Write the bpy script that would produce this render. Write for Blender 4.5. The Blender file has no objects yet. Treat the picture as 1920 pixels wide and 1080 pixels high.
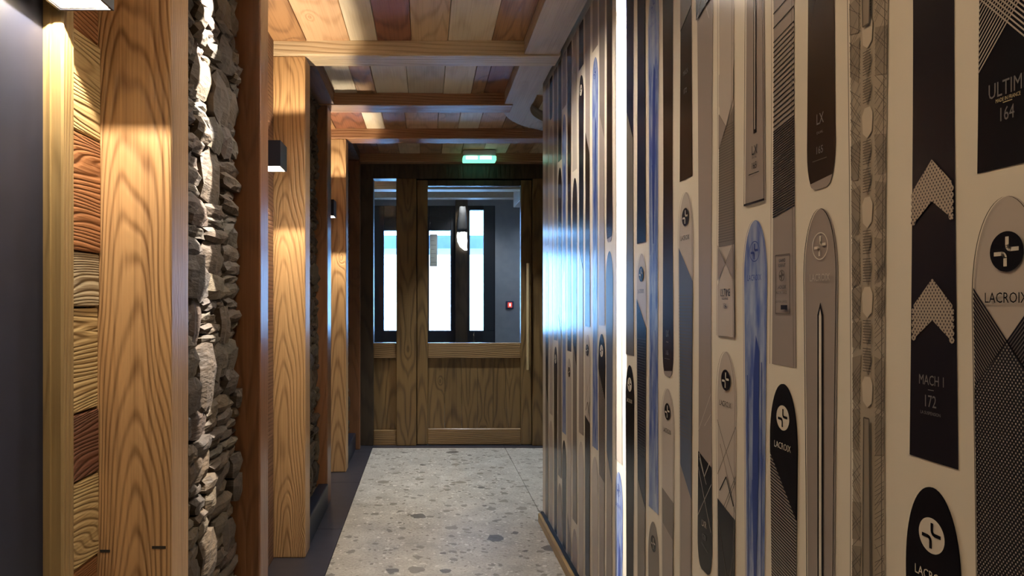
import bpy, bmesh, math, random
from mathutils import Vector, Matrix
R = random.Random(7)
scene = bpy.context.scene
COL = scene.collection

# ------------------------------------------------------------------ camera, world, exposure
CAM_H = 1.18
cam_d = bpy.data.cameras.new('camera'); cam = bpy.data.objects.new('camera', cam_d); COL.objects.link(cam)
cam.location = (0, 0, CAM_H); cam.rotation_euler = (math.radians(90), 0, 0)
cam_d.sensor_width = 36; cam_d.lens = 1300 / 1920 * 36
cam_d.shift_x = 160 / 1920; cam_d.shift_y = 27 / 1920
cam_d.clip_start = 0.02
scene.camera = cam
scene.view_settings.view_transform = 'Standard'
scene.view_settings.look = 'None'
scene.view_settings.gamma = 1.0
scene.view_settings.use_curve_mapping = False
scene.view_settings.exposure = 0.55
world = bpy.data.worlds.new('world'); scene.world = world; world.use_nodes = True
bg = world.node_tree.nodes['Background']
bg.inputs[0].default_value = (0.30, 0.60, 1.0, 1); bg.inputs[1].default_value = 17.0
scene.cycles.max_bounces = 10
scene.cycles.diffuse_bounces = 6
scene.cycles.sample_clamp_indirect = 6.0

SCONCE_W = 17.0
SLOT_W = 560.0
DOWN_W = 30.0

# ------------------------------------------------------------------ helpers
def new_mat(name):
    m = bpy.data.materials.new(name); m.use_nodes = True
    return m, m.node_tree, m.node_tree.nodes['Principled BSDF']

def flat(name, rgb, rough=0.5, metal=0.0, emit=None, es=0.0, coat=0.0, noise=0.0, spec=0.5):
    m, t, b = new_mat(name)
    b.inputs['Base Color'].default_value = (*rgb, 1)
    b.inputs['Roughness'].default_value = rough
    b.inputs['Metallic'].default_value = metal
    b.inputs['Specular IOR Level'].default_value = spec
    b.inputs['Coat Weight'].default_value = coat
    if noise:
        n = t.nodes.new('ShaderNodeTexNoise'); n.inputs['Scale'].default_value = 14; n.inputs['Detail'].default_value = 6
        tc = t.nodes.new('ShaderNodeTexCoord'); t.links.new(tc.outputs['Object'], n.inputs['Vector'])
        mx = t.nodes.new('ShaderNodeMix'); mx.data_type = 'RGBA'
        mx.inputs[6].default_value = (*[c * (1 - noise) for c in rgb], 1); mx.inputs[7].default_value = (*[min(1, c * (1 + noise)) for c in rgb], 1)
        t.links.new(n.outputs['Fac'], mx.inputs[0]); t.links.new(mx.outputs[2], b.inputs['Base Color'])
    if emit:
        b.inputs['Emission Color'].default_value = (*emit, 1); b.inputs['Emission Strength'].default_value = es
    return m

def math_node(t, op, a, b=None):
    n = t.nodes.new('ShaderNodeMath'); n.operation = op
    for i, v in enumerate((a, b)):
        if v is None: continue
        if isinstance(v, (int, float)): n.inputs[i].default_value = v
        else: t.links.new(v, n.inputs[i])
    return n.outputs[0]

def wood(name, light, dark, axis='Z', freq=110, tilt=0.045, centre=None, rough=0.5, bump=0.25, coat=0.0, knots=1.0, contrast=1.0, streak=0.5, wob=.035):
    """growth rings cut lengthwise: distance from a slightly tilted pith, bent round knots"""
    m, t, b = new_mat(name)
    L = t.links
    tc = t.nodes.new('ShaderNodeTexCoord'); sx = t.nodes.new('ShaderNodeSeparateXYZ'); L.new(tc.outputs['Object'], sx.inputs[0])
    oi = t.nodes.new('ShaderNodeObjectInfo')
    ax = 'XYZ'.index(axis); o = [i for i in range(3) if i != ax]
    A, B, Z = sx.outputs[o[0]], sx.outputs[o[1]], sx.outputs[ax]
    rnd = oi.outputs['Random']
    Zr = Z; Z = math_node(t, 'ADD', Z, math_node(t, 'MULTIPLY', rnd, 31.7))
    if centre is None:
        A = math_node(t, 'ADD', A, math_node(t, 'MULTIPLY', rnd, 3.1)); B = math_node(t, 'ADD', B, math_node(t, 'MULTIPLY', rnd, 1.7))
        A = math_node(t, 'SUBTRACT', math_node(t, 'PINGPONG', A, 0.16), 0.07); B = math_node(t, 'ADD', math_node(t, 'PINGPONG', B, 0.3), 0.05)
    else:
        A = math_node(t, 'SUBTRACT', A, centre[0]); B = math_node(t, 'SUBTRACT', B, centre[1])
    cv = t.nodes.new('ShaderNodeCombineXYZ'); L.new(math_node(t, 'MULTIPLY', A, 6), cv.inputs[0]); L.new(math_node(t, 'MULTIPLY', B, 6), cv.inputs[1]); L.new(math_node(t, 'MULTIPLY', Z, 1.1), cv.inputs[2])
    n1 = t.nodes.new('ShaderNodeTexNoise'); n1.inputs['Scale'].default_value = 1.6; n1.inputs['Detail'].default_value = 1; L.new(cv.outputs[0], n1.inputs['Vector'])
    # knots
    cv2 = t.nodes.new('ShaderNodeCombineXYZ'); L.new(math_node(t, 'MULTIPLY', A, 5), cv2.inputs[0]); L.new(math_node(t, 'MULTIPLY', Z, 2.2), cv2.inputs[1])
    vo = t.nodes.new('ShaderNodeTexVoronoi'); vo.inputs['Scale'].default_value = 1.0; L.new(cv2.outputs[0], vo.inputs['Vector'])
    kd = math_node(t, 'POWER', 2.718, math_node(t, 'MULTIPLY', vo.outputs['Distance'], -11.0))
    r = math_node(t, 'SQRT', math_node(t, 'ADD', math_node(t, 'POWER', A, 2), math_node(t, 'POWER', math_node(t, 'ADD', B, math_node(t, 'MULTIPLY', Zr, tilt)), 2)))
    r = math_node(t, 'ADD', r, math_node(t, 'MULTIPLY', n1.outputs['Fac'], wob))
    r = math_node(t, 'ADD', r, math_node(t, 'MULTIPLY', kd, 0.05 * knots))
    saw = math_node(t, 'FRACT', math_node(t, 'MULTIPLY', r, freq))
    ring = math_node(t, 'POWER', math_node(t, 'MULTIPLY', math_node(t, 'ADD', math_node(t, 'SINE', math_node(t, 'MULTIPLY', saw, 6.2832)), 1), .5), 3.0)
    # fine grain
    cv3 = t.nodes.new('ShaderNodeCombineXYZ'); L.new(math_node(t, 'MULTIPLY', A, 160), cv3.inputs[0]); L.new(math_node(t, 'MULTIPLY', B, 160), cv3.inputs[1]); L.new(math_node(t, 'MULTIPLY', Z, 3), cv3.inputs[2])
    n2 = t.nodes.new('ShaderNodeTexNoise'); n2.inputs['Scale'].default_value = 1; n2.inputs['Detail'].default_value = 4; L.new(cv3.outputs[0], n2.inputs['Vector'])
    n3 = t.nodes.new('ShaderNodeTexNoise'); n3.inputs['Scale'].default_value = 1.3; n3.inputs['Detail'].default_value = 2
    cv4 = t.nodes.new('ShaderNodeCombineXYZ'); L.new(math_node(t, 'MULTIPLY', A, 9), cv4.inputs[0]); L.new(math_node(t, 'MULTIPLY', B, 9), cv4.inputs[1]); L.new(math_node(t, 'MULTIPLY', Z, .7), cv4.inputs[2]); L.new(cv4.outputs[0], n3.inputs['Vector'])
    f = math_node(t, 'ADD', math_node(t, 'MULTIPLY', ring, 0.62 * contrast), math_node(t, 'MULTIPLY', math_node(t, 'SUBTRACT', n2.outputs['Fac'], 0.5), 1.3))
    f = math_node(t, 'ADD', f, math_node(t, 'MULTIPLY', math_node(t, 'SUBTRACT', n3.outputs['Fac'], 0.45), 1.4 * streak))
    f = math_node(t, 'ADD', f, math_node(t, 'MULTIPLY', math_node(t, 'POWER', kd, 3.5), 0.7 * knots))
    mx = t.nodes.new('ShaderNodeMix'); mx.data_type = 'RGBA'; mx.clamp_factor = True
    mx.inputs[6].default_value = (*light, 1); mx.inputs[7].default_value = (*dark, 1); L.new(f, mx.inputs[0])
    L.new(mx.outputs[2], b.inputs['Base Color'])
    b.inputs['Roughness'].default_value = rough; b.inputs['Coat Weight'].default_value = coat; b.inputs['Coat Roughness'].default_value = 0.25
    bp = t.nodes.new('ShaderNodeBump'); bp.inputs['Strength'].default_value = bump; bp.inputs['Distance'].default_value = 0.004
    h = math_node(t, 'SUBTRACT', math_node(t, 'MULTIPLY', n2.outputs['Fac'], 0.7), ring)
    L.new(h, bp.inputs['Height']); L.new(bp.outputs[0], b.inputs['Normal'])
    return m

def box(bm, x0, x1, y0, y1, z0, z1, bev=0.0, seg=1):
    vs = [bm.verts.new((x, y, z)) for x in (x0, x1) for y in (y0, y1) for z in (z0, z1)]
    fs = [bm.faces.new([vs[i] for i in q]) for q in ((0, 1, 3, 2), (4, 6, 7, 5), (0, 4, 5, 1), (2, 3, 7, 6), (0, 2, 6, 4), (1, 5, 7, 3))]
    if bev:
        es = list({e for f in fs for e in f.edges})
        bmesh.ops.bevel(bm, geom=es, offset=bev, segments=seg, affect='EDGES', profile=0.5)

def cyl(bm, p0, p1, r0, r1=None, n=16):
    r1 = r0 if r1 is None else r1
    p0, p1 = Vector(p0), Vector(p1); d = (p1 - p0); M = d.to_track_quat('Z', 'Y').to_matrix()
    a = [bm.verts.new(p0 + M @ Vector((r0 * math.cos(2 * math.pi * k / n), r0 * math.sin(2 * math.pi * k / n), 0))) for k in range(n)]
    c = [bm.verts.new(p1 + M @ Vector((r1 * math.cos(2 * math.pi * k / n), r1 * math.sin(2 * math.pi * k / n), 0))) for k in range(n)]
    for k in range(n): bm.faces.new((a[k], a[(k + 1) % n], c[(k + 1) % n], c[k]))
    bm.faces.new(a[::-1]); bm.faces.new(c)

def link(name, bm, mat, parent=None, label=None, kind=None, smooth=False):
    bmesh.ops.recalc_face_normals(bm, faces=bm.faces)
    me = bpy.data.meshes.new(name); bm.to_mesh(me); bm.free()
    if smooth:
        for p in me.polygons: p.use_smooth = True
    me.materials.append(mat)
    o = bpy.data.objects.new(name, me); COL.objects.link(o)
    if parent:
        o.parent = parent; o.matrix_parent_inverse = Matrix.Translation(-ROOTLOC.get(parent.name, Vector()))
    if label: o['label'] = label
    if kind: o['kind'] = kind
    return o
ROOTLOC = {}
def bx(name, dims, mat, parent=None, bev=0.0, **k):
    bm = bmesh.new(); box(bm, *dims, bev=bev); return link(name, bm, mat, parent, **k)
def thing(name, loc, label, cat, group=None):
    e = bpy.data.objects.new(name, None); COL.objects.link(e); e.location = loc; e.empty_display_size = 0.05
    ROOTLOC[e.name] = Vector(loc); e['label'] = label; e['category'] = cat; e['kind'] = 'thing'
    if group: e['group'] = group
    return e
def tag(o, label, cat, group=None):
    o['label'] = label; o['category'] = cat; o['kind'] = 'thing'
    if group: o['group'] = group
    return o

# ------------------------------------------------------------------ materials
W_POST1 = wood('post_wood_cathedral', (.54, .335, .165), (.13, .058, .023), 'Z', 150, .06, (-.632, 1.50), rough=.42, bump=.4, coat=.15, knots=1.3, streak=.9, wob=.05, contrast=.75)
W_POST = wood('post_wood', (.53, .33, .155), (.15, .07, .027), 'Z', 120, .055, (-.65, 3.17), rough=.42, bump=.5, coat=.15, knots=1.8, streak=.8, wob=.05, contrast=.75)
W_POST3 = wood('post_wood_far', (.56, .36, .18), (.2, .10, .04), 'Z', 95, .05, (-.62, 4.75), rough=.42, bump=.5, coat=.15, streak=.4)
W_RED = wood('post_wood_reddish', (.20, .085, .034), (.085, .032, .013), 'Z', 80, .04, rough=.35, bump=.3, coat=.35, streak=.4, contrast=.6)
W_BEAM = wood('beam_wood', (.68, .55, .36), (.36, .25, .14), 'X', 60, .04, rough=.55, bump=.35, streak=.5, contrast=.7)
W_BEAMR = wood('beam_wood_red', (.38, .20, .10), (.17, .075, .035), 'X', 60, .04, rough=.5, bump=.35, streak=.5, contrast=.7)
W_HEAD = wood('header_wood_white', (.58, .50, .41), (.36, .28, .21), 'Y', 50, .03, rough=.6, bump=.3, streak=.5, contrast=.5)
W_PLATE = wood('plate_wood', (.16, .08, .045), (.07, .035, .02), 'Y', 60, .03, rough=.6, bump=.3)
CEILW = {
 'cream': wood('plank_cream', (.80, .70, .52), (.55, .43, .27), 'Y', 60, .04, rough=.6, bump=.3, contrast=.5),
 'tan': wood('plank_tan', (.64, .46, .27), (.36, .22, .11), 'Y', 65, .05, rough=.6, bump=.3, contrast=.7),
 'orange': wood('plank_orange', (.68, .44, .26), (.40, .22, .11), 'Y', 65, .05, rough=.6, bump=.3, contrast=.7),
 'red': wood('plank_red', (.28, .11, .055), (.085, .03, .016), 'Y', 65, .06, rough=.55, bump=.3, contrast=.9),
 'brown': wood('plank_brown', (.40, .22, .10), (.14, .065, .03), 'Y', 65, .05, rough=.55, bump=.3, contrast=.8),
 'grey': wood('plank_grey', (.62, .54, .41), (.38, .30, .20), 'Y', 60, .04, rough=.6, bump=.3, contrast=.6),
}
BARN = {
 'rust': wood('barn_rust', (.36, .16, .065), (.13, .05, .022), 'Y', 90, .10, rough=.75, bump=.8, contrast=.55, wob=.16, knots=1.3),
 'straw': wood('barn_straw', (.56, .42, .21), (.24, .14, .055), 'Y', 90, .12, rough=.75, bump=.8, contrast=.55, wob=.16, knots=1.6),
 'grey': wood('barn_grey', (.42, .35, .24), (.16, .12, .075), 'Y', 110, .08, rough=.8, bump=.8, contrast=.55, wob=.16, knots=1.2),
 'dark': wood('barn_dark', (.18, .07, .04), (.05, .02, .014), 'Y', 110, .12, rough=.8, bump=.8, contrast=.55, wob=.16, knots=1.6),
}
W_DOOR = wood('door_oak', (.19, .115, .042), (.065, .036, .013), 'Z', 70, .04, rough=.42, bump=.35, streak=.7, coat=.2)
W_DOORX = wood('door_oak_rail', (.25, .15, .058), (.11, .06, .022), 'X', 70, .04, rough=.42, bump=.35, streak=.5, coat=.2)
W_DOORD = wood('door_oak_dark', (.055, .037, .022), (.022, .015, .010), 'Z', 70, .04, rough=.42, bump=.35, streak=.7)
W_TRIM = wood('door_trim_oak', (.36, .26, .125), (.19, .12, .05), 'Z', 80, .03, rough=.4, bump=.25, coat=.3, contrast=.5, knots=.3)
M_NAVY = flat('door_navy', (.018, .022, .042), .42, noise=.25, spec=.3)
M_MORTAR = flat('mortar_dark', (.03, .025, .02), .95, noise=.3)
M_BLACK = flat('black_metal', (.010, .012, .020), .35, spec=.5)
M_LAMPIN = flat('lamp_inner_white', (.85, .82, .74), .6)
M_DARKTILE = flat('dark_tile', (.040, .038, .048), .38, noise=.35)
M_GROUT = flat('grout_pale', (.45, .43, .40), .8, noise=.1)
M_BASE = flat('baseboard_black', (.008, .009, .012), .4, noise=.2)
M_BASEL = flat('baseboard_navy', (.012, .016, .030), .4, noise=.2)
M_GOLD = wood('floor_trim_wood', (.42, .28, .10), (.24, .14, .05), 'Y', 60, .02, rough=.4, bump=.2)
M_BRASS = flat('brass', (.66, .50, .26), .42, .45)
M_PLASTER = flat('grey_plaster', (.28, .31, .36), .8, noise=.15)
M_WHITE = flat('white_paint', (.72, .72, .70), .8, noise=.04)
M_FRAME = flat('window_frame_dark', (.012, .016, .026), .5, noise=.2)
M_SNOW = flat('snow', (.85, .87, .9), .9, noise=.03)
M_CONC = flat('concrete_balcony', (.16, .19, .24), .9, noise=.2)
M_BROWNWALL = flat('brown_wall', (.13, .085, .06), .8, noise=.2)

def stone_mat():
    m, t, b = new_mat('slate_stone'); L = t.links
    oi = t.nodes.new('ShaderNodeObjectInfo'); cr = t.nodes.new('ShaderNodeValToRGB')
    cr.color_ramp.elements[0].color = (0.023, 0.015, 0.008, 1); cr.color_ramp.elements[1].color = (0.082, 0.054, 0.028, 1)
    for p, c in ((.2, (0.047, 0.031, 0.019, 1)), (.4, (0.057, 0.035, 0.015, 1)), (.55, (0.035, 0.018, 0.009, 1)), (.7, (0.068, 0.047, 0.024, 1)), (.85, (0.044, 0.033, 0.020, 1))):
        e = cr.color_ramp.elements.new(p); e.color = c
    L.new(oi.outputs['Random'], cr.inputs[0])
    g = t.nodes.new('ShaderNodeNewGeometry')
    n = t.nodes.new('ShaderNodeTexNoise'); n.inputs['Scale'].default_value = 28; n.inputs['Detail'].default_value = 8; L.new(g.outputs['Position'], n.inputs['Vector'])
    mx = t.nodes.new('ShaderNodeMix'); mx.data_type = 'RGBA'; mx.blend_type = 'OVERLAY'; mx.inputs[0].default_value = .8
    L.new(cr.outputs[0], mx.inputs[6]); L.new(n.outputs['Fac'], mx.inputs[7]); L.new(mx.outputs[2], b.inputs['Base Color'])
    mp = t.nodes.new('ShaderNodeMapping'); mp.inputs['Scale'].default_value = (30, 30, 90); L.new(g.outputs['Position'], mp.inputs['Vector'])
    n2 = t.nodes.new('ShaderNodeTexNoise'); n2.inputs['Scale'].default_value = 1; n2.inputs['Detail'].default_value = 5; L.new(mp.outputs[0], n2.inputs['Vector'])
    bp = t.nodes.new('ShaderNodeBump'); bp.inputs['Strength'].default_value = .9; bp.inputs['Distance'].default_value = .006
    L.new(n2.outputs['Fac'], bp.inputs['Height']); L.new(bp.outputs[0], b.inputs['Normal'])
    b.inputs['Roughness'].default_value = .75
    return m
M_STONE = stone_mat()

def terrazzo_mat():
    m, t, b = new_mat('terrazzo'); L = t.links
    g = t.nodes.new('ShaderNodeNewGeometry')
    n = t.nodes.new('ShaderNodeTexNoise'); n.inputs['Scale'].default_value = 75; n.inputs['Detail'].default_value = 6; n.inputs['Roughness'].default_value = .7; L.new(g.outputs['Position'], n.inputs['Vector'])
    nb = t.nodes.new('ShaderNodeTexNoise'); nb.inputs['Scale'].default_value = 7; nb.inputs['Detail'].default_value = 5; L.new(g.outputs['Position'], nb.inputs['Vector'])
    cr = t.nodes.new('ShaderNodeValToRGB'); cr.color_ramp.elements[0].position = .30; cr.color_ramp.elements[1].position = .70
    cr.color_ramp.elements[0].color = (.24, .225, .195, 1); cr.color_ramp.elements[1].color = (.66, .635, .58, 1)
    L.new(math_node(t, 'ADD', math_node(t, 'MULTIPLY', n.outputs['Fac'], .6), math_node(t, 'MULTIPLY', nb.outputs['Fac'], .4)), cr.inputs[0])
    col = cr.outputs[0]
    wn = t.nodes.new('ShaderNodeTexNoise'); wn.inputs['Scale'].default_value = 22; wn.inputs['Detail'].default_value = 3; L.new(g.outputs['Position'], wn.inputs['Vector'])
    vm = t.nodes.new('ShaderNodeVectorMath'); vm.operation = 'MULTIPLY_ADD'; vm.inputs[1].default_value = (.05, .05, 0); L.new(wn.outputs['Color'], vm.inputs[0]); L.new(g.outputs['Position'], vm.inputs[2])
    for sc, thr, rad, c in ((60, .45, .42, (.30, .27, .22)), (45, .6, .42, (.70, .68, .63)), (30, .62, .42, (.20, .18, .145)), (19, .60, .42, (.19, .175, .145)), (12, .70, .45, (.22, .20, .165)), (8, .80, .42, (.085, .08, .068))):
        v = t.nodes.new('ShaderNodeTexVoronoi'); v.inputs['Scale'].default_value = sc; L.new(vm.outputs[0], v.inputs['Vector'])
        s = t.nodes.new('ShaderNodeSeparateColor'); L.new(v.outputs['Color'], s.inputs[0])
        rr = math_node(t, 'MULTIPLY', s.outputs[1], rad)
        mask = math_node(t, 'MULTIPLY', math_node(t, 'GREATER_THAN', s.outputs[0], thr), math_node(t, 'LESS_THAN', v.outputs['Distance'], rr))
        mx = t.nodes.new('ShaderNodeMix'); mx.data_type = 'RGBA'; L.new(math_node(t, 'MULTIPLY', mask, .85), mx.inputs[0]); L.new(col, mx.inputs[6]); mx.inputs[7].default_value = (*c, 1)
        col = mx.outputs[2]
    L.new(col, b.inputs['Base Color']); b.inputs['Roughness'].default_value = .42
    return m
M_TERR = terrazzo_mat()

def glass_mat():
    m, t, b = new_mat('window_glass'); L = t.links
    out = t.nodes['Material Output']; t.nodes.remove(b)
    tr = t.nodes.new('ShaderNodeBsdfTransparent'); tr.inputs[0].default_value = (.94, .97, 1, 1)
    gl = t.nodes.new('ShaderNodeBsdfGlossy'); gl.inputs['Roughness'].default_value = .02
    fr = t.nodes.new('ShaderNodeFresnel'); fr.inputs['IOR'].default_value = 1.35
    mx = t.nodes.new('ShaderNodeMixShader'); L.new(fr.outputs[0], mx.inputs[0]); L.new(tr.outputs[0], mx.inputs[1]); L.new(gl.outputs[0], mx.inputs[2]); L.new(mx.outputs[0], out.inputs[0])
    return m
M_GLASS = glass_mat()

# ------------------------------------------------------------------ dimensions
XR = 0.63                # printed wall
XP = -0.56               # right faces of the posts
ZC = 2.387               # ceiling boards
ZB = 2.318               # underside of beams
YD = 5.71                # entrance door front
YN = -1.6                # wall behind the camera
YW = 8.1                 # vestibule front
Y_SKI_END = 3.76
XE = 2.3                 # far right wall of the lobby

# ------------------------------------------------------------------ floor
floor = bx('floor', (-1.0, XE, YN, YW + .15, -.12, -.012), M_GROUT, kind='structure')
G = .0016
ys = [YN, -.1, 2.76, 5.62]
for a, c in zip(ys[:-1], ys[1:]):
    bx('floor_tile', (-.44 + G, .635 - G, a + G, c - G, -.012, 0), M_TERR, floor)
    if c > Y_SKI_END: bx('floor_tile', (.635 + G, 1.70 - G, max(a, 2.76) + G, c - G, -.012, 0), M_TERR, floor); bx('floor_tile', (1.70 + G, XE, max(a, 2.76) + G, c - G, -.012, 0), M_TERR, floor)
yb = [YN, -.11, .82, 1.75, 2.68, 3.61, 4.54, 5.47]
for a, c in zip(yb, yb[1:] + [5.62]):
    bx('border_tile', (-1.0, -.44 - G, a + G, c - G, -.012, 0), M_DARKTILE, floor, label='dark slate border tile')
for a, c in ((-1.0, -.44 - G), (-.44 + G, .635 - G), (.635 + G, XE)):
    bx('border_tile', (a, c, 5.62 + G, YD + .14, -.012, 0), M_DARKTILE, floor, label='dark slate border tile')
bx('floor_tile', (-1.0, XE, YD + .145, YW + .1, -.012, 0), M_TERR, floor)

# ------------------------------------------------------------------ left wall: niches, stone panels
STX = -.625
wall_left = bx('wall_left', (-1.0, -.80, YN, YD, 0, ZC), M_MORTAR, kind='structure')
def stone_mesh(seed):
    r = random.Random(seed); bm = bmesh.new(); ny, nz = 4, 3; g = []
    # local: front at x=0 facing +x, body back to x=-1 ; y,z in [-.5,.5]
    for i in range(ny + 1):
        row = []
        for j in range(nz + 1):
            y = i / ny - .5; z = j / nz - .5
            e = (abs(y) > .49) + (abs(z) > .49)
            yy = y * (1 - .10 * (abs(z) > .49)) + (r.random() - .5) * .10; zz = z * (1 - .14 * (abs(y) > .49)) + (r.random() - .5) * .14
            row.append(bm.verts.new((-.12 * e * (0.4 + r.random()) + (r.random() - .5) * .13 + y * r.uniform(-.1, .1), yy, zz)))
        g.append(row)
    for i in range(ny):
        for j in range(nz): bm.faces.new((g[i][j], g[i + 1][j], g[i + 1][j + 1], g[i][j + 1]))
    ring = [g[i][0] for i in range(ny + 1)] + [g[ny][j] for j in range(1, nz + 1)] + [g[i][nz] for i in range(ny - 1, -1, -1)] + [g[0][j] for j in range(nz - 1, 0, -1)]
    back = [bm.verts.new((-1, v.co.y * .96, v.co.z * .96)) for v in ring]
    for k in range(len(ring)): bm.faces.new((ring[k], back[k], back[(k + 1) % len(ring)], ring[(k + 1) % len(ring)]))
    bmesh.ops.recalc_face_normals(bm, faces=bm.faces)
    me = bpy.data.meshes.new('stone'); bm.to_mesh(me); bm.free(); me.materials.append(M_STONE); return me
STM = [stone_mesh(s) for s in range(14)]
def stones(panel, y0, y1, z0, z1, rowh, segl):
    z = z0
    while z < z1 - .01:
        h = min(R.uniform(*rowh), z1 - z); y = y0 - R.uniform(0, .05)
        while y < y1:
            l = R.uniform(*segl); ya, yb2 = max(y, y0), min(y + l, y1)
            if yb2 - ya > .02:
                n = max(1, round(h / R.choice((.028, .038, .05, .07, .12)))) ; n = min(n, 4)
                cuts = sorted([R.uniform(.2, .8) for _ in range(n - 1)]) if n < 3 else [(k + R.uniform(-.2, .2)) / n for k in range(1, n)]
                cuts = [0] + cuts + [1]
                for a, c in zip(cuts[:-1], cuts[1:]):
                    hh = (c - a) * h
                    if hh < .008: continue
                    o = bpy.data.objects.new('stone', R.choice(STM)); COL.objects.link(o); o.parent = panel
                    prot = R.uniform(-.016, .012) if hh < .07 else R.uniform(-.006, .012)
                    o.location = (STX + prot, (ya + yb2) / 2, z + (a + c) / 2 * h)
                    o.scale = (.075, (yb2 - ya) * 1.03, hh * 1.05)
                    o.rotation_euler = (R.uniform(-.06, .06), R.uniform(-.04, .04), R.uniform(-.05, .05))
            y += l
        z += h
BAYS = [(1.636, 2.33), (3.332, 3.998), (4.952, 5.548)]
panels = []
for k, (a, c) in enumerate(BAYS):
    p = bx('wall_left', (-.80, STX - .055, a, c, 0, ZB), M_MORTAR, kind='structure'); panels.append(p)
    if k == 0: stones(p, a, c, .12, ZB, (.09, .17), (.07, .21))
    else: stones(p, a + .002, c - .002, .0, ZB, (.10, .17), (.09, .22))
for a, c in BAYS[1:]:
    bx('baseboard_left', (STX, -.568, a, c, 0, .135), M_BASEL, kind='structure', bev=.004)

# niche back walls behind the posts, where the room doors sit
for a, c in ((2.46, 3.19), (4.16, 4.81)):
    bx('wall_left', (-.80, -.705, a, c, 0, ZC), W_PLATE, kind='structure')
bx('wall_left', (-.80, -.75, YN, 1.51, 0, ZC), M_MORTAR, kind='structure')
# barn boards in the near niche
wl_boards = bpy.data.objects[panels[0].name]
edges = [0, .22, .45, .63, .81, .95, 1.17, 1.286, 1.53, 1.74, 1.97, 2.17, ZC]
kinds = ['grey', 'rust', 'rust', 'straw', 'dark', 'straw', 'grey', 'rust', 'straw', 'rust', 'rust', 'dark']
barn_wall = bx('wall_left', (-.752, -.745, 1.37, 1.516, 0, ZC), M_MORTAR, kind='structure')
for (a, c), kd in zip(zip(edges[:-1], edges[1:]), kinds):
    pr = R.uniform(-.004, .004)
    bx('wall_plank', (-.745, -.717 + pr, 1.372, 1.518, a + .002, c - .002), BARN[kd], barn_wall, bev=.003)

# room door in the near niche
d2 = bx('door_2', (-.760, -.735, 1.10 - .9, 1.334, 0.01, 2.12), M_NAVY, kind='structure')
def casing(parent, y0, y1):
    bm = bmesh.new(); box(bm, -.75, -.700, y0, y1, 0, 2.2, bev=.004)
    link('door_casing', bm, W_TRIM, parent, label='pale oak door casing')
    bx('door_bead', (-.735, -.722, y0 - .006, y0, 0, 2.2), W_TRIM, parent)
casing(d2, 1.334, 1.379)
bx('door_inlay', (-.735, -.728, 1.13, 1.182, 0.01, 2.12), M_BRASS, d2, label='brass strip on the door leaf')

# ------------------------------------------------------------------ posts
def post(x0, x1, y0, y1, mat, label, bev=.006, group='timber posts along the stone wall'):
    t = thing('timber_post', ((x0 + x1) / 2, (y0 + y1) / 2, 0), label, 'post', group)
    bm = bmesh.new(); box(bm, x0, x1, y0, y1, 0, ZB, bev=bev, seg=2)
    link('post_shaft', bm, mat, t)
    return t
P1 = post(-.77, XP, 1.52, 1.634, W_POST1, 'thick brown timber post with arched grain beside the rough boards')
post(-.77, XP, 2.335, 2.455, W_RED, 'slim reddish timber post between the near stone panel and the room door niche')
P2 = post(-.82, XP, 3.20, 3.33, W_POST, 'broad honey-coloured timber post lit above and below by the middle wall lamp')
post(-.78, -.572, 4.0, 4.15, W_RED, 'dark red timber post after the middle stone panel')
P3 = post(-.80, XP, 4.82, 4.95, W_POST3, 'honey-coloured timber post with the farthest wall lamp in front')
post(-.70, -.535, 5.55, 5.615, W_RED, 'narrow red-brown timber post against the entrance door frame')
# mortise slots near the foot of the near post
for xa, xb, z in ((-.716, -.694, .632), (-.602, -.572, .640)):
    o = bx('post_notch', (xa, xb, 1.5192, 1.53, z, z + .006), M_MORTAR, P1, label='dark notch near the foot')

# ------------------------------------------------------------------ ceiling
ceiling = bx('ceiling', (-1.0, XE, YN, YD + .1, ZC + .03, ZC + .12), M_MORTAR, kind='structure')
def boards(y0, y1, xs, cols):
    for (a, c), k in zip(zip(xs[:-1], xs[1:]), cols):
        dz = R.uniform(-.003, .003)
        bx('ceiling_plank', (a + .0012, c - .0012, y0, y1, ZC + dz, ZC + .03), CEILW[k], ceiling, bev=.002)
XA = [-.80, -.554, -.354, -.226, -.07, .098, .30, .449]
boards(YN, 3.23, XA, ['brown', 'orange', 'cream', 'red', 'tan', 'cream', 'brown', 'grey'])
XB = [-.80, -.53, -.40, -.29, -.105, .095, .256, .33, .449]
boards(3.23, 4.05, XB, ['brown', 'cream', 'brown', 'cream', 'grey', 'cream', 'brown', 'red', 'brown'])
XC = [-.80, -.63, -.417, -.287, -.14, .075, .216, .36, .52, .70, .92, 1.1, 1.32, 1.6]
boards(4.05, 4.87, XC, ['brown', 'red', 'cream', 'brown', 'orange', 'tan', 'cream', 'orange', 'brown', 'cream', 'tan', 'brown', 'cream'])
XD = [-.80, -.6, -.38, -.22, -.05, .12, .28, .45, .64, .83, 1.05, 1.3, 1.6]
boards(4.87, YD, XD, ['brown', 'red', 'brown', 'tan', 'brown', 'tan', 'brown', 'cream', 'brown', 'tan', 'brown', 'tan'])
bx('ceiling', (1.6, XE, Y_SKI_END - .6, YD, ZC - .002, ZC + .03), M_WHITE, kind='structure')
bx('ceiling', (.50, 1.6, Y_SKI_END - .6, 4.05, ZC + .006, ZC + .03), M_WHITE, kind='structure')

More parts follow.
